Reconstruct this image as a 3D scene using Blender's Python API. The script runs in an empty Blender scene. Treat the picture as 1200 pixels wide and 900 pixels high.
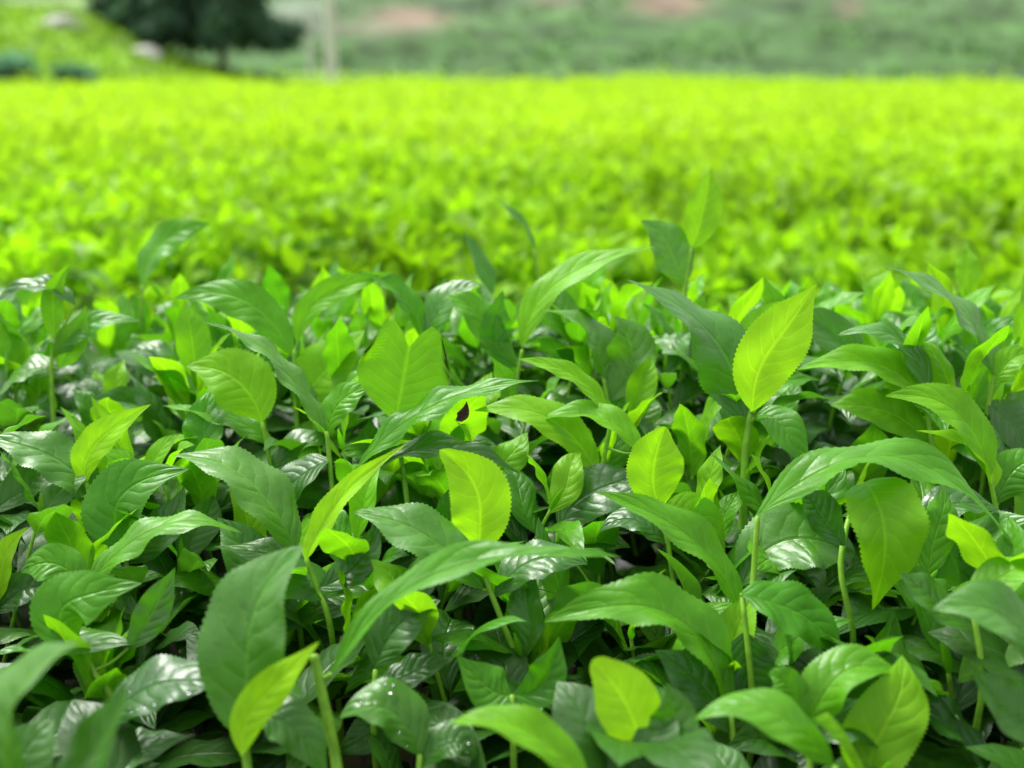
import bpy, math, random
import numpy as np
from mathutils import Vector
random.seed(11); rng=np.random.default_rng(7)
scene=bpy.context.scene; C=scene.collection
R=math.radians
# ------------------------------------------------------------------ camera
CAM=np.array([0,0,1.10]); PIT=R(14.1); F=1448.0
RT=np.array([1.,0,0]); FW=np.array([0,math.cos(PIT),-math.sin(PIT)]); UP=np.array([0,math.sin(PIT),math.cos(PIT)])
def at(x,y,d): return CAM+(RT*(x-600)/F+UP*(450-y)/F+FW)*d
def proj(P):
    q=np.asarray(P)-CAM; d=q@FW
    return 600+F*(q@RT)/d, 450-F*(q@UP)/d, d
cd=bpy.data.cameras.new('camera'); cam=bpy.data.objects.new('camera',cd); C.objects.link(cam)
cam.location=CAM; cam.rotation_euler=(R(90)-PIT,0,0)
cd.sensor_width=36; cd.lens=36*F/1200; cd.clip_start=0.02; cd.clip_end=3000
cd.dof.use_dof=True; cd.dof.focus_distance=0.86; cd.dof.aperture_fstop=4.0
scene.camera=cam
# ------------------------------------------------------------------ light
scene.view_settings.view_transform='Standard'; scene.view_settings.look='None'; scene.view_settings.exposure=0
w=bpy.data.worlds.new('World'); scene.world=w; w.use_nodes=True
nt=w.node_tree; bg=nt.nodes['Background']
SD=Vector((-0.35,0.38,0.92)).normalized()
sky=nt.nodes.new('ShaderNodeTexSky'); sky.sky_type='NISHITA'; sky.sun_disc=False
sky.sun_elevation=math.asin(SD.z); sky.sun_rotation=math.atan2(SD.x,SD.y); sky.dust_density=4
hs=nt.nodes.new('ShaderNodeHueSaturation'); hs.inputs['Saturation'].default_value=0.15; hs.inputs['Value'].default_value=2.1
nt.links.new(sky.outputs[0],hs.inputs['Color']); nt.links.new(hs.outputs[0],bg.inputs['Color'])
bg.inputs['Strength'].default_value=0.15
sl=bpy.data.lights.new('sun','SUN'); so=bpy.data.objects.new('sun',sl); C.objects.link(so)
sl.energy=4.3; sl.angle=R(24); sl.color=(1,.98,.92)
so.rotation_euler=(-SD).to_track_quat('-Z','Y').to_euler()
# ------------------------------------------------------------------ materials
def leaf_mat(name,c1,c2,tr,trf,rough,vein=0.35,bump=0.5,tint=False,spec=0.5,veins=True):
    m=bpy.data.materials.new(name); m.use_nodes=True; t=m.node_tree; n=t.nodes; l=t.links
    bs=n['Principled BSDF']; out=n['Material Output']
    def M(op,a,b=None,c=None):
        k=n.new('ShaderNodeMath'); k.operation=op
        for i,v in enumerate((a,b,c)):
            if v is None: continue
            if isinstance(v,(int,float)): k.inputs[i].default_value=v
            else: l.new(v,k.inputs[i])
        return k.outputs[0]
    def MIX(f,a,b,mode='MIX'):
        k=n.new('ShaderNodeMix'); k.data_type='RGBA'; k.blend_type=mode
        for s,v in ((k.inputs['Factor'],f),(k.inputs['A'],a),(k.inputs['B'],b)):
            if isinstance(v,(int,float)): s.default_value=v
            elif isinstance(v,tuple): s.default_value=(*v,1)
            else: l.new(v,s)
        return k.outputs['Result']
    oi=n.new('ShaderNodeObjectInfo')
    if tint:
        a=n.new('ShaderNodeAttribute'); a.attribute_name='tint'; col=a.outputs['Color']
    else:
        col=MIX(oi.outputs['Random'],c1,c2)
    tc=n.new('ShaderNodeTexCoord')
    nz=n.new('ShaderNodeTexNoise'); nz.inputs['Scale'].default_value=45; nz.inputs['Detail'].default_value=3
    l.new(tc.outputs['Object'],nz.inputs['Vector'])
    k=M('MULTIPLY_ADD',nz.outputs[0],0.7,0.65)
    vv=n.new('ShaderNodeCombineXYZ'); [l.new(k,vv.inputs[i]) for i in range(3)]
    col=MIX(1.0,col,vv.outputs[0],'MULTIPLY')
    if veins:
        uv=n.new('ShaderNodeUVMap'); sp=n.new('ShaderNodeSeparateXYZ'); l.new(uv.outputs[0],sp.inputs[0])
        u=sp.outputs[0]; a=M('ABSOLUTE',M('MULTIPLY_ADD',sp.outputs[1],2,-1))
        nd=M('MULTIPLY_ADD',nz.outputs[0],1.1,-0.55)
        side=M('GREATER_THAN',sp.outputs[1],0.5)
        s=M('SUBTRACT',M('MULTIPLY',u,7.5),M('MULTIPLY',M('POWER',a,1.3),1.7))
        s=M('ADD',M('ADD',s,nd),M('MULTIPLY',side,0.45))
        fr=M('FRACT',s); dd=M('ABSOLUTE',M('SUBTRACT',fr,0.5))   # 0.5 at vein
        lat=M('MULTIPLY',M('MAXIMUM',M('MULTIPLY_ADD',dd,14,-6.0),0.0),M('SUBTRACT',1.0,M('MULTIPLY',a,.8)))
        mid=M('MAXIMUM',M('SUBTRACT',1.0,M('MULTIPLY',a,13)),0.0)
        vein_f=M('MINIMUM',M('MAXIMUM',M('MULTIPLY',lat,.65),mid),1.0)
        vc=MIX(1.0,col,(2.1,1.75,2.2),'MULTIPLY')
        col=MIX(M('MULTIPLY',vein_f,vein),col,vc)
        edge=M('SUBTRACT',1.0,M('POWER',a,3.0))
        nz2=n.new('ShaderNodeTexNoise'); nz2.inputs['Scale'].default_value=260; nz2.inputs['Detail'].default_value=2
        l.new(tc.outputs['Object'],nz2.inputs['Vector'])
        pil=M('SUBTRACT',M('MULTIPLY',M('MULTIPLY',M('MULTIPLY',dd,dd),edge),-1.8),M('MULTIPLY',mid,.6))
        h=M('ADD',M('ADD',pil,M('MULTIPLY',nz.outputs[0],1.0)),M('MULTIPLY',nz2.outputs[0],.25))
        bp=n.new('ShaderNodeBump'); bp.inputs['Strength'].default_value=bump; bp.inputs['Distance'].default_value=0.0018
        l.new(h,bp.inputs['Height']); l.new(bp.outputs[0],bs.inputs['Normal'])
    geo=n.new('ShaderNodeNewGeometry')
    under=MIX(1.0,col,(1.3,1.2,1.4),'MULTIPLY')
    col2=MIX(geo.outputs['Backfacing'],col,under)
    l.new(col2,bs.inputs['Base Color'])
    ro=M('MULTIPLY_ADD',geo.outputs['Backfacing'],.25,M('MULTIPLY_ADD',nz.outputs[0],.25,rough-.12))
    l.new(ro,bs.inputs['Roughness']); bs.inputs['Specular IOR Level'].default_value=spec
    tb=n.new('ShaderNodeBsdfTranslucent'); l.new(MIX(1.0,col,tr,'MULTIPLY'),tb.inputs['Color'])
    ms=n.new('ShaderNodeMixShader'); ms.inputs[0].default_value=trf
    l.new(bs.outputs[0],ms.inputs[1]); l.new(tb.outputs[0],ms.inputs[2]); l.new(ms.outputs[0],out.inputs['Surface'])
    return m
def plain(name,col,rough=.7,scale=20,amt=.5,bump=0.3,attr=None):
    m=bpy.data.materials.new(name); m.use_nodes=True; t=m.node_tree; n=t.nodes; l=t.links; bs=n['Principled BSDF']
    tc=n.new('ShaderNodeTexCoord'); nz=n.new('ShaderNodeTexNoise'); nz.inputs['Scale'].default_value=scale; nz.inputs['Detail'].default_value=6
    l.new(tc.outputs['Object'],nz.inputs['Vector'])
    mp=n.new('ShaderNodeMapRange'); mp.inputs[1].default_value=.25; mp.inputs[2].default_value=.75; mp.inputs[3].default_value=1-amt; mp.inputs[4].default_value=1+amt; l.new(nz.outputs[0],mp.inputs[0])
    k=n.new('ShaderNodeMix'); k.data_type='RGBA'; k.blend_type='MULTIPLY'; k.inputs['Factor'].default_value=1
    if attr:
        a=n.new('ShaderNodeAttribute'); a.attribute_name=attr; l.new(a.outputs['Color'],k.inputs['A'])
    else: k.inputs['A'].default_value=(*col,1)
    cx=n.new('ShaderNodeCombineXYZ'); [l.new(mp.outputs[0],cx.inputs[i]) for i in range(3)]
    l.new(cx.outputs[0],k.inputs['B']); l.new(k.outputs['Result'],bs.inputs['Base Color'])
    bs.inputs['Roughness'].default_value=rough; bs.inputs['Specular IOR Level'].default_value=.3
    b=n.new('ShaderNodeBump'); b.inputs['Strength'].default_value=bump; l.new(nz.outputs[0],b.inputs['Height']); l.new(b.outputs[0],bs.inputs['Normal'])
    return m
MT={
 'y':leaf_mat('young_leaf',(.31,.67,.012),(.37,.72,.016),(1.15,1.2,.6),.55,.45,vein=.5,bump=.35,spec=.3),
 'p':leaf_mat('bright_leaf',(.14,.42,.010),(.21,.49,.012),(1.35,1.3,.5),.48,.40,vein=.5,bump=.5,spec=.3),
 'm':leaf_mat('green_leaf',(.060,.245,.009),(.105,.33,.010),(1.6,1.6,.5),.42,.36,vein=.5,bump=.6,spec=.38),
 's':leaf_mat('sheen_leaf',(.060,.21,.018),(.092,.265,.020),(1.5,1.6,.5),.36,.36,vein=.5,bump=.6,spec=.65),
 'd':leaf_mat('mature_leaf',(.026,.115,.011),(.060,.20,.013),(1.8,1.9,.5),.32,.33,vein=.45,bump=.6,spec=.6),
}
M_UNDER=leaf_mat('shaded_leaf',(.02,.07,.012),(.03,.1,.015),(1.4,1.5,.5),.2,.38,tint=True,bump=.4,spec=.35)
M_FIELD=leaf_mat('field_leaf',(.2,.4,.01),(.2,.4,.01),(1.1,1.15,.6),.5,.5,tint=True,veins=False,spec=.2)
M_STEM=plain('green_stem',(.20,.42,.03),.45,120,.25,.15)
M_BARK=plain('bark',(.10,.085,.065),.9,14,.5,.8)
M_SOIL=plain('soil',(.055,.04,.025),.95,3,.5,.6)
M_HILL=plain('hill_cover',(.1,.2,.05),.95,.3,.5,.5,attr='tint')
M_TERR=plain('terrace_cover',(.1,.2,.05),.95,.6,.4,.8,attr='tint')
M_ROCK=plain('pale_rock',(.42,.41,.38),.9,2,.3,.6)
M_POLE=plain('concrete_pole',(.62,.61,.56),.8,3,.12,.1)
M_TREE=leaf_mat('tree_leaf',(.02,.05,.02),(.02,.05,.02),(1,1.2,.6),.36,.6,tint=True,veins=False,spec=.3)
M_DEAD=plain('withered_brown',(.07,.035,.03),.8,80,.5,.5)
M_WATER=bpy.data.materials.new('water'); M_WATER.use_nodes=True
_b=M_WATER.node_tree.nodes['Principled BSDF']; _b.inputs['Transmission Weight'].default_value=1; _b.inputs['Roughness'].default_value=.02; _b.inputs['IOR'].default_value=1.33; _b.inputs['Specular IOR Level'].default_value=.25
# ------------------------------------------------------------------ mesh helpers
def nrm(v): return v/np.maximum(np.linalg.norm(v,axis=-1,keepdims=True),1e-9)
_gridf={}
def gridfaces(nu,nv):
    if (nu,nv) not in _gridf:
        i,j=np.meshgrid(np.arange(nu),np.arange(nv),indexing='ij'); a=i*(nv+1)+j
        _gridf[(nu,nv)]=np.stack([a,a+1,a+nv+2,a+nv+1],-1).reshape(-1,4)
    return _gridf[(nu,nv)]
NU=68
def leaf_arrays(P0,PM,P1,wd,N0,fold=.25,wave=.02,ser=.05,nu=NU,nv=8,a=.85,b=.95,notch=0,twist=0,curl=.15,ph=0,wk=3.2,sway=0,rec=0):
    P0,PM,P1,N0=[np.asarray(x,float) for x in (P0,PM,P1,N0)]
    u=np.linspace(0,1,nu+1)[:,None]; v=np.linspace(-1,1,nv+1)[None,:]
    K=2*PM-(P0+P1)/2
    sp=(1-u)**2*P0+2*u*(1-u)*K+u**2*P1
    T=nrm(2*(1-u)*(K-P0)+2*u*(P1-K)+1e-6*(P1-P0)); L=np.linalg.norm(P1-PM)+np.linalg.norm(PM-P0)
    S=nrm(np.cross(T,N0)); N=np.cross(S,T)
    if sway or rec:
        sp=sp+S*L*sway*np.sin(2*math.pi*u)-N*L*rec*np.clip(u-.45,0,1)**2
    if twist:
        an=twist*(u-.4); S,N=S*np.cos(an)+N*np.sin(an),N*np.cos(an)-S*np.sin(an)
    av=np.abs(v); uu=np.clip(u,1e-4,1-1e-4)
    if notch:
        sh=np.sin(np.clip(uu/.66,0,1)*math.pi/2)**.9*np.where(u>.66,1-.9*(u-.66)**1.5,1); sh[0]=.03
        al=L*u**2.5*(notch*np.sin(math.pi*np.clip(av*.85,0,1))-.22*av**5)
    else:
        um=a/(a+b)
        sh=(uu**a*(1-uu)**b)/(um**a*(1-um)**b)
        sh=sh*(1-.22*np.clip((u-.72)/.2,0,1)*np.clip((1-u)/.08,0,1)); sh[0]=.035; sh[-1]=0
        al=0*av*u
    saw=((np.arange(nu+1)%2)-.5)[:,None]*(1 if nu>20 else 0)
    hw=wd/2*sh
    hv=hw*v*(1+ser*saw*av**8)
    up=hw*av*math.sin(fold)-curl*hw*av**2.4 + wave*L*np.sin(2*math.pi*(u*wk+ph+np.where(v<0,.37,0)))*av**1.6*np.clip(sh,0,1)
    P=sp[:,None,:]+S[:,None,:]*(hv*math.cos(fold))[...,None]+N[:,None,:]*up[...,None]+T[:,None,:]*(al)[...,None]
    U=np.broadcast_to(u,(nu+1,nv+1)); V=np.broadcast_to((v+1)/2,(nu+1,nv+1))
    return P.reshape(-1,3),gridfaces(nu,nv),np.stack([U,V],-1).reshape(-1,2)
def mesh_np(name,V,Fq,uv=None,tint=None,smooth=True):
    me=bpy.data.meshes.new(name); V=np.ascontiguousarray(V,dtype=np.float32); Fq=np.ascontiguousarray(Fq,dtype=np.int32)
    me.vertices.add(len(V)); me.vertices.foreach_set('co',V.ravel())
    nf,k=Fq.shape
    me.loops.add(nf*k); me.loops.foreach_set('vertex_index',Fq.ravel())
    me.polygons.add(nf); me.polygons.foreach_set('loop_start',np.arange(0,nf*k,k,dtype=np.int32))
    try: me.polygons.foreach_set('loop_total',np.full(nf,k,dtype=np.int32))
    except Exception: pass
    me.update(calc_edges=True)
    if smooth: me.polygons.foreach_set('use_smooth',np.ones(nf,dtype=bool))
    if uv is not None:
        ul=me.uv_layers.new(name='UVMap'); ul.data.foreach_set('uv',np.ascontiguousarray(uv[Fq.ravel()],dtype=np.float32).ravel())
    if tint is not None:
        at_=me.attributes.new('tint','FLOAT_COLOR','POINT'); at_.data.foreach_set('color',np.ascontiguousarray(np.c_[tint,np.ones(len(V))],dtype=np.float32).ravel())
    me.validate(); return me
def obj(name,me,mat,parent=None):
    o=bpy.data.objects.new(name,me); C.objects.link(o)
    if mat and not me.materials: me.materials.append(mat)
    if parent: o.parent=parent
    return o
def tag(o,label,cat=None,group=None,kind=None):
    o['label']=label
    if cat: o['category']=cat
    if group: o['group']=group
    if kind: o['kind']=kind
    return o
def empty(name,loc):
    o=bpy.data.objects.new(name,None); C.objects.link(o); o.location=loc; o.empty_display_size=.02; return o
def tube_arrays(pts,rad,ns=8):
    pts=np.asarray(pts,float); 
    if len(pts)>2:   # smooth
        t=np.linspace(0,len(pts)-1,(len(pts)-1)*5+1); i=np.clip(t.astype(int),0,len(pts)-2); f=(t-i)[:,None]
        p0=pts[np.clip(i-1,0,None)];p1=pts[i];p2=pts[i+1];p3=pts[np.clip(i+2,None,len(pts)-1)]
        q=.5*((2*p1)+(-p0+p2)*f+(2*p0-5*p1+4*p2-p3)*f**2+(-p0+3*p1-3*p2+p3)*f**3)
        rad=np.interp(t,np.arange(len(pts)),rad); pts=q
    rad=np.asarray(rad,float); n=len(pts)
    T=nrm(np.gradient(pts,axis=0)); ref=np.array([.31,.9,.2]); A=nrm(np.cross(T,ref)); B=np.cross(T,A)
    th=np.linspace(0,2*math.pi,ns,endpoint=False)
    V=pts[:,None,:]+rad[:,None,None]*(A[:,None,:]*np.cos(th)[None,:,None]+B[:,None,:]*np.sin(th)[None,:,None])
    V=V.reshape(-1,3); i,j=np.meshgrid(np.arange(n-1),np.arange(ns),indexing='ij'); jn=(j+1)%ns
    Fq=np.stack([i*ns+j,i*ns+jn,(i+1)*ns+jn,(i+1)*ns+j],-1).reshape(-1,4)
    V=np.vstack([V,pts[-1]+T[-1]*rad[-1]*.4]); c=len(V)-1; b=(n-1)*ns
    cap=np.array([[b+k,b+(k+1)%ns,c,c] for k in range(ns)])
    return V,Fq,cap
def tubes_mesh(name,lst,ns=8):
    Vs=[];Fs=[];o=0
    for pts,rad in lst:
        V,Fq,cap=tube_arrays(pts,rad,ns); Vs.append(V); Fs.append((Fq+o).tolist()+[[a+o,b+o,c+o] for a,b,c,_ in cap.tolist()]); o+=len(V)
    me=bpy.data.meshes.new(name); me.from_pydata(np.vstack(Vs).tolist(),[],sum(Fs,[])); me.update()
    me.polygons.foreach_set('use_smooth',np.ones(len(me.polygons),dtype=bool)); return me
def bud_mesh(name,P0,P1,wd):
    P0=np.asarray(P0,float);P1=np.asarray(P1,float)
    return tubes_mesh(name,[([P0,P0*.7+P1*.3,P0*.35+P1*.65,P1],[wd*.25,wd*.5,wd*.38,wd*.05])],8)
# water droplet: flattened dome
_th=np.linspace(0,math.pi/2,5); _v=[];_f=[]
for i,t in enumerate(_th[:-1]):
    for j in range(10): _v.append((math.cos(t)*math.cos(j*.6283),math.cos(t)*math.sin(j*.6283),.55*math.sin(t)))
_v.append((0,0,.55)); _v.append((0,0,-.05))
for i in range(3):
    for j in range(10): _f.append((i*10+j,i*10+(j+1)%10,(i+1)*10+(j+1)%10,(i+1)*10+j))
for j in range(10): _f.append((30+j,30+(j+1)%10,40)); _f.append(((j+1)%10,j,41))
DROP=bpy.data.meshes.new('water_droplet'); DROP.from_pydata(_v,[],_f); DROP.update(); DROP.materials.append(M_WATER)
DROP.polygons.foreach_set('use_smooth',np.ones(len(DROP.polygons),dtype=bool))
def droplets(leaf,V,n):
    nv=9
    for q in range(n):
        i=random.randint(8,NU-12); j=random.choice((1,2,3,5,6,7)); p=V[i*nv+j]
        nn=Vector(np.cross(V[i*nv+j+1]-V[i*nv+j-1],V[(i+1)*nv+j]-V[(i-1)*nv+j])).normalized()
        s=random.choice((.0005,.0006,.0008,.001,.0012))
        d=bpy.data.objects.new('water_droplet',DROP); C.objects.link(d); d.parent=leaf
        d.location=Vector(p)+nn*.0002; d.rotation_euler=nn.to_track_quat('Z','Y').to_euler(); d.scale=(s,s*random.uniform(.8,1.2),s)
# ------------------------------------------------------------------ hero shoots
G='tea shoots of the front bush'
HS=[]; HW=[]     # hero leaf samples px,py,depth and weight
HR=[]            # hero reference px,py,phrase
def cn(n): n=np.array(n,float); return nrm(n[0]*RT+n[1]*UP-n[2]*FW)
def hero(label,ref,d,stem,leaves,sr=.0021,wet=0):
    def pt(p): return at(p[0],p[1],d+(p[2] if len(p)>2 else 0))
    st=[pt(p) for p in stem]
    root=np.array(st[0])+np.array([0,.03,-.10])
    st=[root]+st
    o=root.copy(); e=empty('tea_shoot',o); tag(e,label,'tea shoot',G)
    tubes=[([p-o for p in st],list(np.linspace(sr*1.15,sr*.8,len(st))))]
    sa=np.array(st)
    seg=[];[seg.extend([sa[i]*(1-t)+sa[i+1]*t for t in np.linspace(0,1,9)]) for i in range(len(sa)-1)]; seg=np.array(seg)
    for lf in leaves:
        b,m,t,wp,kind=lf[:5]; n=lf[5] if len(lf)>5 else (0,.55,.8); kw=dict(lf[6]) if len(lf)>6 else {}
        P0,PM,P1=pt(b),pt(m),pt(t)
        kw.setdefault('ph',random.random()); kw.setdefault('wave',.014 if kind in 'yp' else .024)
        kw.setdefault('fold',random.uniform(.25,.5) if kind in 'yp' else random.uniform(.15,.45)); kw.setdefault('twist',random.uniform(-.6,.6))
        kw.setdefault('wk',random.uniform(2.0,3.6)); kw.setdefault('ser',.06); kw.setdefault('sway',random.uniform(-.035,.035)); kw.setdefault('rec',random.uniform(0,.3))
        kw.setdefault('b',1.02)
        V,Fq,uv=leaf_arrays(P0,PM,P1,wp*1.06/F*d,cn(n),**kw)
        me=mesh_np('leaf',V-o,Fq,uv); lo=obj('leaf',me,MT[kind],e)
        if wet and kind=='d': droplets(lo,V-o,wet)
        q=seg[np.argmin(np.linalg.norm(seg-P0,axis=1))]
        if np.linalg.norm(q-P0)>.002: tubes.append(([q-o,(q+P0)/2-o+np.array([0,0,-.002]),P0-o],[sr*.6,sr*.5,sr*.42]))
        for a_ in (12,24,36,48,60):
            for j in (1,4,7):
                x,y,z=proj(V[a_*9+j]); HS.append((x,y,z)); HW.append(5 if kind in 'y' or kw.get('notch') else (2.5 if kind in 'ps' else 1))
    obj('stem',tubes_mesh('stem',tubes),M_STEM,e)
    b,m,t=leaves[0][:3]
    HR.append((m[0],m[1],ref))
    return e
UPF=(0,.85,.5)
hero('tallest upright lime leaf rising above the bush, with a pale drooping leaf below it','tall upright lime leaf',1.10,[(800,470),(800,400),(803,340),(811,290)],
 [((811,292),(824,245),(833,197),44,'p',(.1,.1,.99),dict(rec=0,twist=0,sway=0)),((803,332),(784,290),(752,257),54,'s',(-.2,.7,.6))])
hero('slender dark leaf pointing up alone against the blurred field','slender lone dark leaf',1.3,[(640,440),(636,360),(626,292)],[((626,292),(609,258),(582,226),16,'s',(.6,.6,.5))])
hero('small narrow leaf standing up just left of the slender lone dark leaf','small narrow upright leaf',1.18,[(590,460),(577,345)],[((577,346),(563,308),(542,269),26,'s',(.3,.6,.6))])
hero('blurred green leaf on a thin stalk leaning right at the left of the field edge','leaning blurred green leaf',1.28,[(168,500),(165,385),(167,335)],[((167,337),(190,285),(247,262),46,'m',(-.5,.3,.8),dict(rec=0)),((166,370),(150,400),(110,420),34,'m')])
hero('leafy shoot at the far left edge with a dark leaf arching out of frame','far left leafy shoot',1.05,[(70,560),(60,450),(64,395)],
 [((88,358),(42,336),(-20,364),38,'d',UPF),((62,418),(98,383),(165,374),36,'m'),((64,398),(62,355),(82,308),28,'p',(.2,.2,1)),((60,440),(30,436),(-15,475),55,'s',UPF),((70,430),(85,400),(100,358),40,'p',(0,.2,1))])
hero('shoot with a glossy curved leaf reaching left and a paler one reaching right','glossy leaf curving left',1.06,[(352,540),(346,470),(345,410)],
 [((343,418),(285,352),(202,346),48,'m',(0,.5,.85)),((348,402),(385,345),(460,316),36,'p',(.1,.5,.8)),((352,475),(385,430),(424,384),72,'p',(-.2,.3,.9))])
hero('broad bright leaf with a heart-shaped notched tip in the middle of the bush','notched heart-shaped leaf',.92,[(480,620),(472,550),(463,494)],
 [((463,494),(471,452),(479,408),104,'p',(.05,.15,1),dict(notch=.36,fold=.10,wave=.005,twist=0,curl=.02,sway=0,rec=0))])
hero('long arching bright leaf sweeping up to the right behind the notched leaf','long arching bright leaf',1.04,[(600,500),(605,450),(612,410)],
 [((612,408),(662,325),(768,288),46,'p',(-.3,.65,.7)),((606,440),(560,370),(520,345),40,'m'),((606,430),(580,390),(590,340),40,'m',(.3,.3,.9))])
hero('pale shiny leaf tilted right directly above the notched heart-shaped leaf','pale shiny tilted leaf',1.06,[(490,480),(498,394)],[((498,392),(524,352),(562,326),50,'s',(.2,.85,.4)),((497,400),(470,345),(420,318),34,'m',UPF)])
hero('shiny ribbed leaf facing the sky with a curled leaf under it, centre right','shiny ribbed sky-facing leaf',1.01,[(720,540),(715,490),(708,445)],
 [((707,442),(690,392),(638,356),70,'s',(.3,.85,.4)),((722,500),(728,470),(752,440),52,'m',(-.3,.4,.9)),((715,470),(740,410),(720,370),60,'s',(0,.7,.6))])
hero('tallest front shoot, glowing lime leaf and wide serrated leaf on a thick stalk','glowing lime leaf shoot',.92,[(866,690),(871,600),(874,520),(882,480)],
 [((882,482,-.012),(906,405,-.012),(957,333),74,'y',(.15,.1,.98),dict(fold=.3,twist=.1,rec=0)),((873,500,.012),(836,396,.02),(735,328,.01),100,'s',(-.25,.9,.36),dict(twist=.1,wave=.02,fold=.15,sway=0,rec=0,b=.9)),((884,490,-.005),(918,500,-.02),(955,550,-.03),48,'m',(.2,.5,.8)),((884,484,.02),(912,450,.04),(965,438,.07),40,'m',UPF),((882,470,.03),(880,400,.05),(935,345,.07),48,'p',(0,.4,.9))],sr=.0033)
hero('rounded bright yellow-green leaf standing upright left of the glowing lime leaf shoot','rounded yellow-green leaf',.86,[(795,740),(786,660),(775,592)],
 [((774,596),(766,548),(780,500),70,'y',(.1,.2,1),dict(a=.75,b=.72,rec=0,twist=0)),((780,604),(815,605),(852,662),54,'p',(.1,.6,.8)),((784,640),(745,610),(700,620),46,'d',UPF)])
hero('long pale leaf slanting from upper left down to the thick stalk','long pale slanting leaf',.80,[(872,800),(868,725)],[((868,722),(806,628),(703,568),60,'m',(.4,.6,.6))])
hero('bright lime oval leaf on an upright stalk at the centre of the bush','lime oval centre leaf',.80,[(650,890),(605,770),(568,675),(559,642)],
 [((560,645),(562,588),(515,527),78,'y',(.1,.2,1),dict(a=.8,b=.78,twist=.1,rec=0)),((566,690),(500,628),(418,588),88,'s',(-.2,.88,.4)),((580,700),(630,655),(690,660),62,'d',UPF)])
hero('small lime leaf leaning right beside a long leaf that runs off the left edge','small lime leaf leaning right',.90,[(122,660),(112,610),(101,566)],
 [((100,568),(115,518),(174,472),44,'y',(-.2,.2,.95)),((108,595),(60,535),(-15,508),68,'s',UPF)])
hero('narrow yellow leaf folded along its rib pointing up right','narrow folded yellow leaf',.82,[(388,740),(372,690),(359,655)],
 [((358,656),(388,600),(470,516),36,'y',(-.4,.3,.8),dict(fold=.55)),((372,690),(420,660),(440,610),48,'d')])
hero('wide glossy mature leaf lying flat and running down to the right, left of centre','wide flat glossy mature leaf',.85,[(352,740),(345,645)],[((346,645),(294,565),(204,521),90,'s',(.1,.9,.35)),((348,670),(320,650),(250,640),56,'d',UPF)])
hero('large dull dark leaf upright at bottom left with a bright slim leaf in front','large dull upright leaf',.67,[(300,960),(290,900),(287,855)],
 [((288,866),(292,742),(345,636),130,'s',(-.15,.8,.6),dict(wave=.014,b=.85,a=.8,sway=.02,rec=.2,fold=.3,twist=.1)),((284,885,-.02),(310,815,-.02),(374,752,-.03),46,'y',(-.2,.2,.95)),((300,840),(340,850),(390,920),66,'d',UPF)],sr=.0027)
hero('bare plucked stalk with one very long arched leaf reaching toward the centre','very long arched leaf',.69,[(402,960),(392,880),(378,815),(368,768)],
 [((388,790),(540,662),(732,640),56,'m',(-.15,.85,.45),dict(wave=.016,fold=.45,twist=.3))],sr=.0032)
hero('blunt bright leaf standing at the bottom edge right of centre','blunt bright bottom leaf',.66,[(765,980),(750,905)],[((750,908),(740,838),(694,773),76,'y',(.2,.2,.95),dict(b=.62,rec=0,twist=0,sway=0)),((752,910),(790,850),(780,800),60,'d')])
hero('green leaf cut off by the bottom edge below the centre stalk','leaf cut by bottom edge',.62,[(700,980),(690,925)],[((690,925),(612,855),(523,838),62,'p',(0,.8,.5))])
hero('large glossy leaf with a bent ridge left of the thick stalk near the bottom','large ridged glossy leaf',.74,[(862,930),(856,835)],[((856,840),(772,715),(634,722),86,'m',(.1,.8,.55),dict(fold=.5)),((858,860),(820,800),(770,760),60,'d')])
hero('broad green leaf hanging tip down at the right','broad hanging leaf',.81,[(1000,760),(985,660),(1005,572,.03)],[((1012,566),(1036,622,-.03),(1024,718,-.02),98,'p',(.1,-.05,1),dict(b=1.05,a=.75,rec=.1,fold=.5,wave=.02)),((990,640),(960,600),(940,580),50,'d')])
hero('big leaf arching horizontally over the hanging leaf toward the right edge','big horizontal arching leaf',.80,[(878,740),(884,660),(888,605)],[((886,605),(1040,535),(1202,655),76,'m',(0,.86,.4),dict(fold=.3,wave=.03))])
hero('ribbed leaf rising to a point near the right edge with small yellow leaf beside','pointed leaf near right edge',.96,[(1150,580),(1155,500),(1164,440)],[((1166,442),(1128,365),(1034,308),72,'s',(.3,.8,.5)),((1160,452),(1182,425),(1220,412),36,'p'),((1158,470),(1190,500),(1225,520),60,'d')])
hero('pair of yellowish leaves one above the other sweeping left, right edge','pair of sweeping yellowish leaves',.90,[(1185,690),(1172,620),(1160,558)],[((1160,560),(1122,485),(1038,460),60,'p',(0,.7,.7)),((1165,572),(1138,525),(1075,500),42,'y',UPF),((1170,590),(1190,550),(1230,540),50,'m')])
hero('two overlapping green leaves pointing left behind the yellowish pair','two overlapping left-pointing leaves',.95,[(1095,580),(1086,480)],[((1086,480),(1028,428),(933,428),60,'p',(0,.7,.6)),((1088,470),(1050,395),(980,382),44,'s',UPF),((1090,520),(1030,480),(975,470),60,'p')])
hero('pale drooping leaf to the right of the lower thick stalk','pale drooping leaf',.76,[(882,850),(870,700)],[((868,696),(930,716),(992,775),80,'m',(.1,.8,.6)),((874,740),(880,790),(905,830),60,'d')])
hero('round dark leaf lying just right of the thick stalk','round dark leaf',.84,[(872,780),(868,690)],[((868,687),(930,632),(1006,648),98,'s',(.1,.75,.65),dict(b=.75))])
hero('flat bright leaf lit from above at upper left of the bush','flat bright upper left leaf',.97,[(330,620),(318,550),(307,495)],[((307,494),(278,446),(217,427),76,'p',(0,.5,.85)),((312,520),(270,490),(190,470),40,'m',UPF),((318,550),(355,520),(400,520),52,'d',UPF)])
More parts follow.
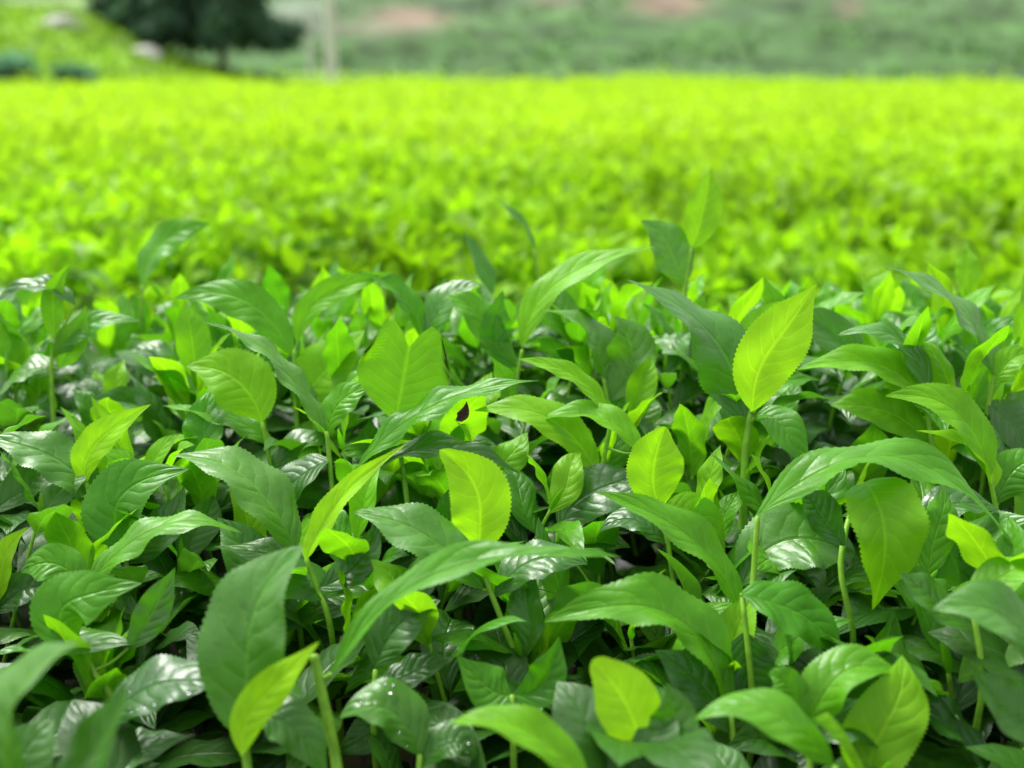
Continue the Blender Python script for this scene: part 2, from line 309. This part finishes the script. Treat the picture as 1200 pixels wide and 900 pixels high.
hero('long thin serrated leaf pointing to upper left','thin serrated leaf',.92,[(392,620),(388,560),(383,506)],[((383,506),(330,428),(242,363),34,'s',(.5,.6,.5)),((385,510),(400,470),(436,450),42,'m',(-.4,.4,.8)),((388,540),(350,560),(320,600),60,'d',UPF)])
hero('narrow dark leaf rising right beneath the notched heart-shaped leaf','narrow dark rising leaf',.90,[(416,640),(418,600),(420,548)],[((420,546),(510,474),(632,444),44,'m',(-.1,.75,.55),dict(sway=0)),((420,560),(520,525),(610,555),46,'d',UPF)])
hero('fan of three leaves spreading left, right of the notched heart-shaped leaf','fan of three leaves',.93,[(706,640),(704,565),(715,500)],[((700,558),(642,490),(555,480),58,'p',(0,.75,.6)),((715,505),(672,440),(607,420),32,'p',(.4,.6,.6)),((752,532,-.02),(700,488,-.01),(622,492),46,'p',UPF)])
hero('wavy mid-green leaf curling right at left of the bush','wavy curling leaf',.87,[(152,720),(146,645)],[((146,642),(140,585),(218,545),82,'m',(0,.5,.85)),((150,660),(190,620),(215,570),50,'d')])
hero('dark leaf held level pointing right at lower left','level dark leaf',.80,[(102,790),(100,690)],[((100,688),(180,620),(284,612),52,'m',UPF),((102,700),(60,660),(20,670),50,'m')])
hero('lime leaf tip cut by the left edge','lime leaf at left edge',.85,[(-22,800),(-4,705)],[((-4,707),(4,660),(31,617),36,'y',(-.2,.2,.95)),((-8,720),(30,690),(70,700),50,'d')])
hero('rounded green leaf with a small pale folded leaf beside it, lower left','rounded leaf with folded neighbour',.76,[(135,830),(112,790),(92,756)],[((90,756),(82,705),(165,682),76,'m',(0,.5,.85)),((150,760),(180,715),(205,666),40,'s',(.4,.6,.6))])
hero('big blurred pale leaf filling the bottom left corner','big blurred corner leaf',.55,[(20,1010),(8,940)],[((8,940),(12,830),(85,745),115,'s',(-.2,.9,.4)),((30,960),(110,880),(140,800),80,'d',UPF)])
hero('two small leaves spreading in a V at lower centre','small V-shaped leaf pair',.73,[(602,900),(600,815)],[((600,814),(572,806),(535,768),56,'m',(-.1,.6,.8)),((602,814),(640,795),(656,746),50,'m',(.2,.4,.9))])
hero('dark leaf reaching in from the lower right edge','dark leaf from lower right edge',.67,[(1230,920),(1232,800)],[((1228,802),(1175,722),(1093,706),90,'s',UPF),((1232,850),(1180,830),(1140,780),70,'d')])
hero('bright leaf running off the right edge above the lower corner','bright leaf leaving right edge',.74,[(1150,820),(1140,715)],[((1138,712),(1180,672),(1235,660),54,'p',UPF),((1142,740),(1090,700),(1060,670),60,'d',UPF)])
hero('dark leaf along the bottom edge right of the blunt bright leaf','dark leaf along bottom edge',.64,[(990,980),(978,898)],[((976,897),(905,835),(811,835),70,'m',UPF)])
hero('wide leaf spreading right at lower right','wide lower right leaf',.70,[(950,950),(945,860)],[((945,855),(985,790),(1075,790),72,'m',UPF),((950,870),(1005,850),(1070,905),74,'d',UPF),((946,850),(920,800),(900,790),40,'m')])
hero('glossy wet dark leaf at lower left beside the dull upright leaf','glossy wet dark leaf',.70,[(125,950),(126,850)],[((126,848),(190,800),(266,802),86,'d',UPF),((128,870),(160,880),(230,860),66,'d',UPF)],wet=9)
hero('dark wet leaf low in the shade at bottom centre left','shaded wet leaf',.70,[(490,960),(492,885)],[((492,885),(450,830),(392,836),80,'d',UPF),((490,900),(530,870),(560,890),60,'d',UPF)],wet=8)
hero('dark leaf tilting up to the right between the two brightest centre leaves','dark leaf between bright leaves',.90,[(650,700),(654,620)],[((655,618),(698,575),(754,548),74,'d',(.1,.8,.6)),((654,640),(690,630),(740,640),60,'d',UPF)])
hero('green leaf folded downward right of the hanging leaf','downward folded leaf',.86,[(1075,700),(1078,600)],[((1080,600),(1110,640),(1145,695),76,'m',(.1,.6,.8)),((1078,620),(1120,590),(1180,600),56,'d',UPF)])
hero('short shaded leaf pointing up right beneath the very long arched leaf','short shaded leaf',.76,[(438,860),(440,785)],[((440,782),(466,735),(514,700),62,'d',(-.1,.6,.8)),((440,800),(480,790),(530,770),50,'d',UPF)])
HS=np.array(HS); HW=np.array(HW)
# ------------------------------------------------------------------ filler shoots
def wob(x,y,f,s=0): return np.sin(x*f+s)*np.sin(y*f*1.13+s*2.1)+.6*np.sin(x*f*2.3+y*f*1.7+s*3)+.4*np.sin(-x*f*4.1+y*f*3.3+s)
SY=[.2,.40,.51,.63,.77,.95,1.13,1.3,1.5,1.7]; SZ=[-.52,-.37,-.325,-.31,-.285,-.245,-.23,-.262,-.35,-.55]
def surf(y): return 1.10+np.interp(y,SY,SZ)
def local_leaf(z,az,L,W,elev,droop,roll,kind):
    d=np.array([math.cos(az)*math.cos(elev),math.sin(az)*math.cos(elev),math.sin(elev)])
    P0=np.array([0,0,z])+d*.006; P1=P0+d*L+np.array([0,0,-droop*L]); PM=(P0+P1)/2+np.array([0,0,droop*L*.32])
    side=np.array([-math.sin(az),math.cos(az),0]); N0=np.cross(d,side); N0=N0 if N0[2]>0 else -N0
    N0=nrm(N0+side*roll)
    return leaf_arrays(P0,PM,P1,W,N0,fold=random.uniform(.1,.6),wave=random.uniform(.010,.034),ser=.06,twist=random.uniform(-.9,.9),
        ph=random.random(),wk=random.uniform(2,3.5),a=random.uniform(.85,1.05),b=random.uniform(1.0,1.3),curl=random.uniform(.05,.35),
        sway=random.uniform(-.05,.05),rec=random.uniform(0,.6)),kind
protos=[]
def make_proto(mode):
    H=random.uniform(.09,.13); specs=[]; az=random.random()*6.28
    n={'dark':7,'mid':7,'bright':6}[mode]
    for k in range(n):
        t=k/(n-1); z=H*(.3+.7*t); az+=2.4+random.uniform(-.5,.5)
        L=(.114-.040*t)*random.uniform(.82,1.15); W=L*random.uniform(.34,.44)
        el=R(18+46*t+random.uniform(-16,18)); dr=(.42-.32*t)*random.uniform(.6,1.4)
        if mode=='dark': kind='d' if t<.55 else ('s' if t<.9 else 'm'); el=R(14+44*t+random.uniform(-14,18)) 
        if mode=='mid': kind=('d' if random.random()<.5 else 's') if t<.4 else ('m' if t<.8 else 'p')
        if mode=='bright': kind=['d','s','m','m','p','p'][k]; el=R(16+54*t+random.uniform(-10,10))
        specs.append(local_leaf(z,az,L,W,el,dr,random.uniform(-.5,.5),kind))
    lm=[(mesh_np('leaf',V,Fq,uv),k,V) for (V,Fq,uv),k in specs]
    tubes=[([(0,0,-.10),(random.uniform(-.006,.006),random.uniform(-.006,.006),H*.4),(0,0,H)],[.0020,.0017,.0012])]
    st=tubes_mesh('stem',tubes); bd=bud_mesh('bud',(0,0,H),(random.uniform(-.004,.004),random.uniform(-.004,.004),H+random.uniform(.012,.024)),.005)
    for me,k,V in lm: me.materials.append(MT[k])
    st.materials.append(M_STEM); bd.materials.append(MT['y' if mode=='bright' else 'p'])
    return dict(mode=mode,leaves=lm,stem=st,bud=bd,H=H,V=np.vstack([V[::9] for _,_,V in lm]))
for mode,c in (('dark',10),('mid',11),('bright',5)):
    for k in range(c): protos.append(make_proto(mode))
placed=[]
sp=.054; yy=.44
while yy<1.42:
    hwid=.45*yy+.10; xx=-hwid
    while xx<hwid:
        x=xx+random.uniform(-.45,.45)*sp; y=yy+random.uniform(-.45,.45)*sp; xx+=sp
        if y<.70 and random.random()<.25: continue
        m=random.choices(('dark','mid','bright'),(.40,.49,.11) if y>.8 else (.64,.34,.02))[0]
        p=random.choice([q for q in protos if q['mode']==m])
        s=random.uniform(.85,1.2)*(1.08 if y<.75 else (.82 if y>1.1 else 1)); rz=random.random()*6.28; c_,s_=math.cos(rz),math.sin(rz)
        tx,ty=random.uniform(-.3,.3),random.uniform(-.3,.3)
        V=p['V']*s; Vr=np.c_[V[:,0]*c_-V[:,1]*s_+tx*V[:,2],V[:,0]*s_+V[:,1]*c_+ty*V[:,2],V[:,2]]
        z=float(surf(y))-p['H']*s-random.uniform(-.01,.035)+.014*float(wob(x,y,7.))
        ok=False
        for tr in range(6):
            px,py,d=proj(Vr+np.array([x,y,z]))
            D2=(px[:,None]-HS[None,:,0])**2+(py[:,None]-HS[None,:,1])**2
            bad=(((D2<15**2)&(d[:,None]<HS[None,:,2]-.004)).any(0)*HW).sum()
            if bad<=4.5: ok=True; break
            z-=.016
        if not ok: continue
        px,py,d=proj(np.array([x,y,z+p['H']*s*.8]))
        if not(-50<px<1250 and py<950): continue
        placed.append((x,y,z,p,s,rz,tx,ty,px,py))
    yy+=sp
placed=placed[-246:]
LOOK={'dark':'dark mature tea shoot','mid':'green tea shoot','bright':'pale-tipped tea shoot'}
ORD=['','second ','third ','fourth ','fifth ','sixth ','seventh ','eighth ','ninth ','tenth ','eleventh ','twelfth ']
cnt={}; order=[]
for it in placed:
    px,py=it[8],it[9]; j=min(range(len(HR)),key=lambda k:(HR[k][0]-px)**2+(HR[k][1]-py)**2)
    dx,dy=px-HR[j][0],py-HR[j][1]
    rel=('right of' if dx>0 else 'left of') if abs(dx)>abs(dy) else ('below' if dy>0 else 'above')
    order.append((math.hypot(dx,dy),j,rel,it))
order.sort(key=lambda a:a[0])
for dist,j,rel,(x,y,z,p,s,rz,tx,ty,px,py) in order:
    key=(p['mode'],j,rel); i=cnt.get(key,0); cnt[key]=i+1
    lab=(ORD[min(i,11)]+LOOK[p['mode']]+' '+rel+' the '+HR[j][2])
    e=empty('tea_shoot',(x,y,z)); e.rotation_euler=(-ty,tx,rz); e.scale=(s,s,s); tag(e,lab,'tea shoot',G)
    for me,k,V in p['leaves']: obj('leaf',me,None,e)
    obj('stem',p['stem'],None,e); obj('bud',p['bud'],None,e)
# ------------------------------------------------------------------ shaded inner foliage (stuff)
Vs=[];Fs=[];Us=[];Ts=[];o=0
for i in range(3600):
    y=random.uniform(.25,1.75); x=random.uniform(-1,1)*(.5*y+.45); dep=random.uniform(.05,.28); 
    z=float(surf(y))-dep
    az=random.random()*6.28; L=random.uniform(.06,.11); el=R(random.uniform(-15,55)); d=np.array([math.cos(az)*math.cos(el),math.sin(az)*math.cos(el),math.sin(el)])
    P0=np.array([x,y,z]); P1=P0+d*L+np.array([0,0,-.25*L]); PM=(P0+P1)/2+np.array([0,0,.09*L])
    N0=np.array([random.uniform(-.5,.5),random.uniform(-.5,.5),1])
    V,Fq,uv=leaf_arrays(P0,PM,P1,L*.42,N0,nu=10,nv=4,ser=0,wave=.02,ph=random.random(),twist=random.uniform(-.5,.5))
    k=1-.92*dep/.28  # shade inside the bush painted in: deeper leaves get a darker tint
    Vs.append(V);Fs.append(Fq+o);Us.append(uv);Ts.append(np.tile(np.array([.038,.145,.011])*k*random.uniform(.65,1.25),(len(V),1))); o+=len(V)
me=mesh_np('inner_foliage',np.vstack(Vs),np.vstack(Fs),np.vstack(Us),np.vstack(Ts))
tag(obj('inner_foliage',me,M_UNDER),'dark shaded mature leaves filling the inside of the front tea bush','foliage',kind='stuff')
lst=[]
for i in range(150):
    y=random.uniform(.35,1.6); x=random.uniform(-1,1)*(.5*y+.4); z=float(surf(y))-.1
    lst.append(([(x*.9,y*.9+.08,0),(x+random.uniform(-.06,.06),y+random.uniform(-.06,.06),z*.55),(x,y,z)],[.009,.006,.003]))
tag(obj('bush_branches',tubes_mesh('bush_branches',lst,6),M_BARK),'thin brown woody branches inside the front tea bush','branches',kind='stuff')
# ------------------------------------------------------------------ ground
gm=bpy.data.meshes.new('ground'); gm.from_pydata([(-800,-200,0),(800,-200,0),(800,1200,0),(-800,1200,0)],[],[(0,1,2,3)])
tag(obj('ground',gm,M_SOIL),'brown soil under the tea bushes','ground',kind='structure')
# ------------------------------------------------------------------ tea field
def fieldh(x,y):
    h=.79+.025*wob(x,y,2.2)+.015*wob(x,y,6,1.)+.02*wob(x,y,.45,2)+np.clip((y-14)/15,0,1)*(.09*wob(x,y*.4,1.3,.7)+.09*wob(x,y*.5,.35,.2))
    h=h-.45*np.clip((2.0-y)/.4,0,1)**1.5
    return h
def field_leaves(P,D,N0,L,W,bend,tint):
    n=len(P); u=np.array([0,.33,.7,1.])[None,:,None]; sh=np.array([.1,1,.72,0.])
    S=nrm(np.cross(D,N0)); N=np.cross(S,D)
    sp_=P[:,None,:]+D[:,None,:]*(L[:,None,None]*u)-np.array([0,0,1.])*(bend*L)[:,None,None]*u**2
    hw=(W[:,None]*.5*sh[None,:])
    v=np.array([-1,0,1.])
    V=sp_[:,:,None,:]+S[:,None,None,:]*(hw[:,:,None]*v)[...,None]+N[:,None,None,:]*(hw[:,:,None]*np.abs(v)*.35)[...,None]
    g=gridfaces(3,2); Fq=(g[None]+(np.arange(n)*12)[:,None,None]).reshape(-1,4)
    return V.reshape(-1,3),Fq,np.repeat(tint,12,axis=0)
def edge_far(x,y): # far edge of the field, nearer on the left
    px=600+F*x/y
    return np.interp(px,[-200,120,420,700,1500],[25,26,33,38,40])
VV=[];FF=[];TT=[];o=0
for (y0,y1,dens,sc,k) in ((1.62,3.2,440,.95,5),(3.2,6,400,.85,5),(6,13,250,.95,4),(13,41,66,1.6,4)):
    area_w=.47*y1+.8; n=int(dens*(y1-y0)*2*area_w)
    x=rng.uniform(-area_w,area_w,n); y=rng.uniform(y0,y1,n)
    keep=(np.abs(x)<.47*y+.8)&(y<edge_far(x,y)); x,y=x[keep],y[keep]; n=len(x)
    h=fieldh(x,y)+rng.uniform(-.03,.03,n)*sc**.5+(rng.random(n)<.06)*rng.uniform(0,.05,n)*sc+(y>20)*(rng.random(n)<.03)*rng.uniform(0,.28,n)
    big=.5+.5*np.tanh(wob(x,y,1.1,2.)*.9)
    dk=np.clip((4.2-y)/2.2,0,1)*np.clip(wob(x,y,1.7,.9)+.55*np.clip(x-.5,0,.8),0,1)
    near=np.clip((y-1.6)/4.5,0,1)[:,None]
    for q in range(k):
        el=np.radians(rng.uniform(25,80,n) if q<k-1 else rng.uniform(0,40,n)); az=rng.uniform(0,2*math.pi,n)
        D=np.c_[np.cos(az)*np.cos(el),np.sin(az)*np.cos(el),np.sin(el)]
        N0=nrm(np.c_[rng.uniform(-.3,.3,n),rng.uniform(-.3,.3,n),np.ones(n)])
        L=rng.uniform(.05,.085,n)*sc; W=L*rng.uniform(.36,.5,n)
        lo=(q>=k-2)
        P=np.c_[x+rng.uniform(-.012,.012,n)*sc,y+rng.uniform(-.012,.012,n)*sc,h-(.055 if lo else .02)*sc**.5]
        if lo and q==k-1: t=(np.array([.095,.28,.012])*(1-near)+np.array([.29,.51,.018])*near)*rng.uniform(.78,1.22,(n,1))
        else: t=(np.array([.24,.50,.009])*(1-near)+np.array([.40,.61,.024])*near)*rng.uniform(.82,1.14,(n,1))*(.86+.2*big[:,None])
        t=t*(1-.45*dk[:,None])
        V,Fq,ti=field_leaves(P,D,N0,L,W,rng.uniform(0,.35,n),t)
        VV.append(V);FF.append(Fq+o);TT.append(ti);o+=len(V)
ys=np.concatenate([np.linspace(1.6,6,90),np.linspace(6.1,41,150)]); us=np.linspace(-1,1,120)
Y,U=np.meshgrid(ys,us,indexing='ij'); X=U*(.47*Y+.8); 
ef=edge_far(X,Y); Z=fieldh(X,Y)-.06-.02*rng.random(X.shape)-np.where(Y>ef,.75,0)
Vb=np.stack([X,Y,Z],-1).reshape(-1,3); g=gridfaces(len(ys)-1,len(us)-1)[:,::-1]
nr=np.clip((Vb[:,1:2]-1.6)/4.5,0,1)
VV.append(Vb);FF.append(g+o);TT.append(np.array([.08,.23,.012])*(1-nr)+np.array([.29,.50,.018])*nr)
me=mesh_np('tea_field',np.vstack(VV),np.vstack(FF),None,np.vstack(TT))
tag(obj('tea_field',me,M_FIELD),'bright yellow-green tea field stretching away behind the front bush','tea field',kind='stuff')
# ------------------------------------------------------------------ hillside
def hillz(X,Y): return -.4+14*(np.clip((Y-58)/80,0,None))**1.15+ .5*wob(X,Y,.11)+.25*wob(X,Y,.5,1)
ys=np.linspace(58,260,150); us=np.linspace(-1,1,260)
Y,U=np.meshgrid(ys,us,indexing='ij'); X=U*(.75*Y+20)
Z=hillz(X,Y)+rng.uniform(-.12,.12,X.shape)
V=np.stack([X,Y,Z],-1).reshape(-1,3)
px,py,d=proj(V)
PATCH=((480,20,48,13,(.19,.13,.095),.95),(430,34,80,9,(.16,.15,.11),.7),(785,4,46,15,(.19,.13,.095),.95),(650,0,30,9,(.15,.12,.085),.55),(995,8,18,12,(.16,.12,.085),.75),(350,18,40,22,(.16,.19,.15),.7),(545,4,60,9,(.022,.05,.022),.85),(900,12,70,8,(.025,.06,.02),.6),(700,30,90,7,(.03,.07,.022),.5),(60,8,90,14,(.19,.30,.08),.8))  # ground colour spots; the pale grey-green one is painted-in haze
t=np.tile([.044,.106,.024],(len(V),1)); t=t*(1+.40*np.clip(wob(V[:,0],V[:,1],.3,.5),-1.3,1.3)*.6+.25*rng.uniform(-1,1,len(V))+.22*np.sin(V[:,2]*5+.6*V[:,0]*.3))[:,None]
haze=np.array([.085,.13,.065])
f=np.clip((45-py)/60,0,1)*.45; t=t*(1-f[:,None])+haze*f[:,None]  # aerial haze blended into the vertex colour, stronger up the slope
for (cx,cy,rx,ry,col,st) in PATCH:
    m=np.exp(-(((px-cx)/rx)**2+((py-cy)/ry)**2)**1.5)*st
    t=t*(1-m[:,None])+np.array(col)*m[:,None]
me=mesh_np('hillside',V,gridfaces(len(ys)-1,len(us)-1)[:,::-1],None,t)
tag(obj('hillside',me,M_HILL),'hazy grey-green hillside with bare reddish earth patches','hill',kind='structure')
n=10000; y=58+130*rng.random(n)**1.3; x=rng.uniform(-1,1,n)*(.55*y+10); z=hillz(x,y)
px,py,_=proj(np.c_[x,y,z]); keep=(wob(x,y,.22,1.3)+.5*wob(x,y,.8,.2)>.2)&(px>300)
for (cx,cy,rx,ry,col,st) in PATCH[:6]: keep&=(((px-cx)/rx)**2+((py-cy)/ry)**2)>1.0
x,y,z=x[keep],y[keep],z[keep]; n=len(x)
el=np.radians(rng.uniform(15,80,n)); az=rng.uniform(0,6.28,n); D=np.c_[np.cos(az)*np.cos(el),np.sin(az)*np.cos(el),np.sin(el)]
V,Fq,ti=field_leaves(np.c_[x,y,z-.1],D,np.tile([0.1,0,1.],(n,1)),rng.uniform(.35,.75,n),rng.uniform(.3,.55,n),rng.uniform(0,.3,n),np.array([.058,.135,.03])*rng.uniform(.6,1.35,(n,1)))
tag(obj('hillside_scrub',mesh_np('hillside_scrub',V,Fq,None,ti),M_TREE),'low green scrub and tea rows mottling the far hillside','scrub',kind='stuff')
ys=np.linspace(30,58,70); xs=np.linspace(-45,-6,90)
Y,X=np.meshgrid(ys,xs,indexing='ij')
def terr(X,Y):
    e=np.clip((Y-31)/12,0,1); s=np.clip((-8.6-X*1.0-(Y-42)*.25)/7,0,1); s=s*s*(3-2*s)
    return .3+e*(.7+2.2*s)+.08*wob(X,Y,1.3)
Z=terr(X,Y)
V=np.stack([X,Y,Z],-1).reshape(-1,3)
t=np.tile([.17,.33,.025],(len(V),1))*(1+.35*np.clip(wob(V[:,0],V[:,1],.9,.3),-1,1))[:,None]
me=mesh_np('terrace_hill',V,gridfaces(len(ys)-1,len(xs)-1)[:,::-1],None,t)
tag(obj('terrace_hill',me,M_TERR),'light green terraced slope at the far left of the field','hill',kind='structure')
n=10000; x=rng.uniform(-30,-8,n); y=rng.uniform(32,50,n); el=np.radians(rng.uniform(20,80,n)); az=rng.uniform(0,6.28,n)
keep=rng.random(n)<np.clip((-8.2-x)/3,0,1); x,y,el,az=x[keep],y[keep],el[keep],az[keep]; n=len(x)
D=np.c_[np.cos(az)*np.cos(el),np.sin(az)*np.cos(el),np.sin(el)]
V,Fq,ti=field_leaves(np.c_[x,y,terr(x,y)-.03],D,np.tile([0.1,0,1.],(n,1)),rng.uniform(.2,.4,n),rng.uniform(.1,.18,n),rng.uniform(0,.3,n),np.array([.21,.38,.02])*rng.uniform(.5,1.2,(n,1)))
tag(obj('terrace_tea',mesh_np('terrace_tea',V,Fq,None,ti),M_FIELD),'pale green tea bushes covering the terraced slope at far left','tea bushes',kind='stuff')
# ------------------------------------------------------------------ trees, shrubs
def blob_leaves(clumps,per,size,base):
    P=[];T=[]
    for (c,r) in clumps:
        v=nrm(rng.normal(size=(per,3))); rr=r*rng.uniform(.55,1.05,per)[:,None]
        q=np.array(c)+v*rr*np.array([1,1,.8]); P.append(q); sh=.6+.55*np.clip(v[:,2:3]*.6+.4,0,1)  # sh: shading painted into the tint, clump tops lighter and undersides darker
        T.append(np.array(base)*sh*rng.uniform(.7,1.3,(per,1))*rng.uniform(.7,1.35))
    P=np.vstack(P);T=np.vstack(T);n=len(P); D=nrm(rng.normal(size=(n,3))+np.array([0,0,-.2])); N0=nrm(rng.normal(size=(n,3))+np.array([0,0,1.2]))
    L=size*rng.uniform(.7,1.4,n)
    return field_leaves(P,D,N0,L,L*.5,rng.uniform(0,.3,n),T)
def tree(label,x,y,z0,zc,rx,rz_,nc,base,trunk_r):
    e=empty('broadleaf_tree',(x,y,z0)); tag(e,label,'tree')
    cl=[]
    for i in range(nc):
        v=nrm(rng.normal(size=3)); k=rng.uniform(.35,1)
        cl.append(((v[0]*rx*k,v[1]*rx*k,zc-z0+v[2]*rz_*k),rng.uniform(.20,.32)*rx))
    for i in range(9):
        a=i*.698; cl.append(((math.cos(a)*rx*rng.uniform(.7,1.0),math.sin(a)*rx*.6,zc-z0-rz_*rng.uniform(.55,.75)),rng.uniform(.18,.25)*rx))
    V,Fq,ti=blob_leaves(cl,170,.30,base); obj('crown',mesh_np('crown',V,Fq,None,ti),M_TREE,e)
    tb=[([(0,0,-.3),(.08,0,(zc-z0)*.45),(0.02,.05,zc-z0)],[trunk_r*1.3,trunk_r,trunk_r*.5])]
    for i in range(7):
        c=cl[i][0]; tb.append(([(0.05,0,(zc-z0)*(.35+.05*i)),(c[0]*.5,c[1]*.5,(zc-z0)*.55+c[2]*.2),c],[trunk_r*.5,trunk_r*.35,trunk_r*.15]))
    obj('trunk',tubes_mesh('trunk',tb,10),M_BARK,e)
tree('tall dark rounded tree at the field edge behind the pole',-9.8,43,.9,4.1,2.7,2.35,44,(.105,.205,.135),.13)
tree('smaller dark tree overlapping the left side of the tall one',-12.4,45,1.2,4.7,2.2,2.3,30,(.11,.22,.13),.11)
def shrub(label,x,y,z,r,base):
    e=empty('shrub',(x,y,z)); tag(e,label,'shrub')
    cl=[((rng.uniform(-.6,.6)*r,rng.uniform(-.5,.5)*r,r*rng.uniform(.25,.95)),r*rng.uniform(.35,.5)) for i in range(12)]
    V,Fq,ti=blob_leaves(cl,110,.2,base); obj('foliage',mesh_np('foliage',V,Fq,None,ti),M_TREE,e)
    obj('stem',tubes_mesh('stem',[([(0,0,-.7),(0,0,r*.3),(c[0],c[1],c[2])],[.05,.04,.02]) for c,_ in cl[:5]],6),M_BARK,e)
def gx(px,Y): return (px-600)/F*Y
shrub('dark bluish shrub nearest the left edge at the end of the field',gx(28,26.6),26.6,.72,.60,(.12,.26,.18))
shrub('dark bluish shrub right of the first, before the light green slope',gx(106,26.2),26.2,.64,.50,(.13,.27,.18))
# ------------------------------------------------------------------ rocks & poles
def rock(label,x,y,z,sx,sy,sz,seed):
    import bmesh
    bm=bmesh.new(); bmesh.ops.create_icosphere(bm,subdivisions=3,radius=1)
    rr=random.Random(seed); ks=[(Vector((rr.uniform(-1,1),rr.uniform(-1,1),rr.uniform(-1,1))).normalized(),rr.uniform(.55,.9)) for _ in range(14)]
    for v in bm.verts:
        for nn,dd in ks:
            q=v.co.dot(nn)
            if q>dd: v.co-=nn*(q-dd)
        v.co=Vector((v.co.x*sx,v.co.y*sy,v.co.z*sz))
    me=bpy.data.meshes.new('boulder'); bm.to_mesh(me); bm.free()
    oo=obj('boulder',me,M_ROCK); oo.location=(x,y,z); tag(oo,label,'rock')
_x=gx(92,40.5)
rock('pale flat rock on top of the light green slope',_x,40.5,float(terr(np.array(_x),np.array(40.5)))+.12,.95,.6,.32,1)
rock('grey boulder below the dark trees',gx(186,40),40,float(terr(np.array(gx(186,40)),np.array(40.)))+.08,.7,.5,.34,2)
def pole(label,px,Y,h,r,z0=0):
    e=empty('utility_pole',(gx(px,Y),Y,z0)); tag(e,label,'pole')
    obj('shaft',tubes_mesh('shaft',[([(0,0,-.2),(0,0,h*.5),(0,0,h)],[r,r*.88,r*.75])],14),M_POLE,e)
    obj('cap',tubes_mesh('cap',[([(0,0,h+.002),(0,0,h+.06)],[r*.95,r*.9])],14),M_POLE,e)
pole('pale concrete utility pole at the far edge of the field',395,37,8.5,.17)
pole('thinner greyer pole further off, left of the pale pole',371,60,9,.11,.3)
P=at(534,492,.90); V,Fq,uv=leaf_arrays(P,P+np.array([.006,0,.004]),P+np.array([.008,0,.014]),.012,cn((0,.3,1)),fold=.8,wave=.06,nu=16)
o_=P.copy(); dl=obj('withered_leaf',mesh_np('withered_leaf',V-o_,Fq,uv),M_DEAD); dl.location=o_
tag(dl,'tiny withered brown leaf scrap below the notched heart-shaped leaf','dead leaf')
print('placed',len(placed),'heroes',len(HR))
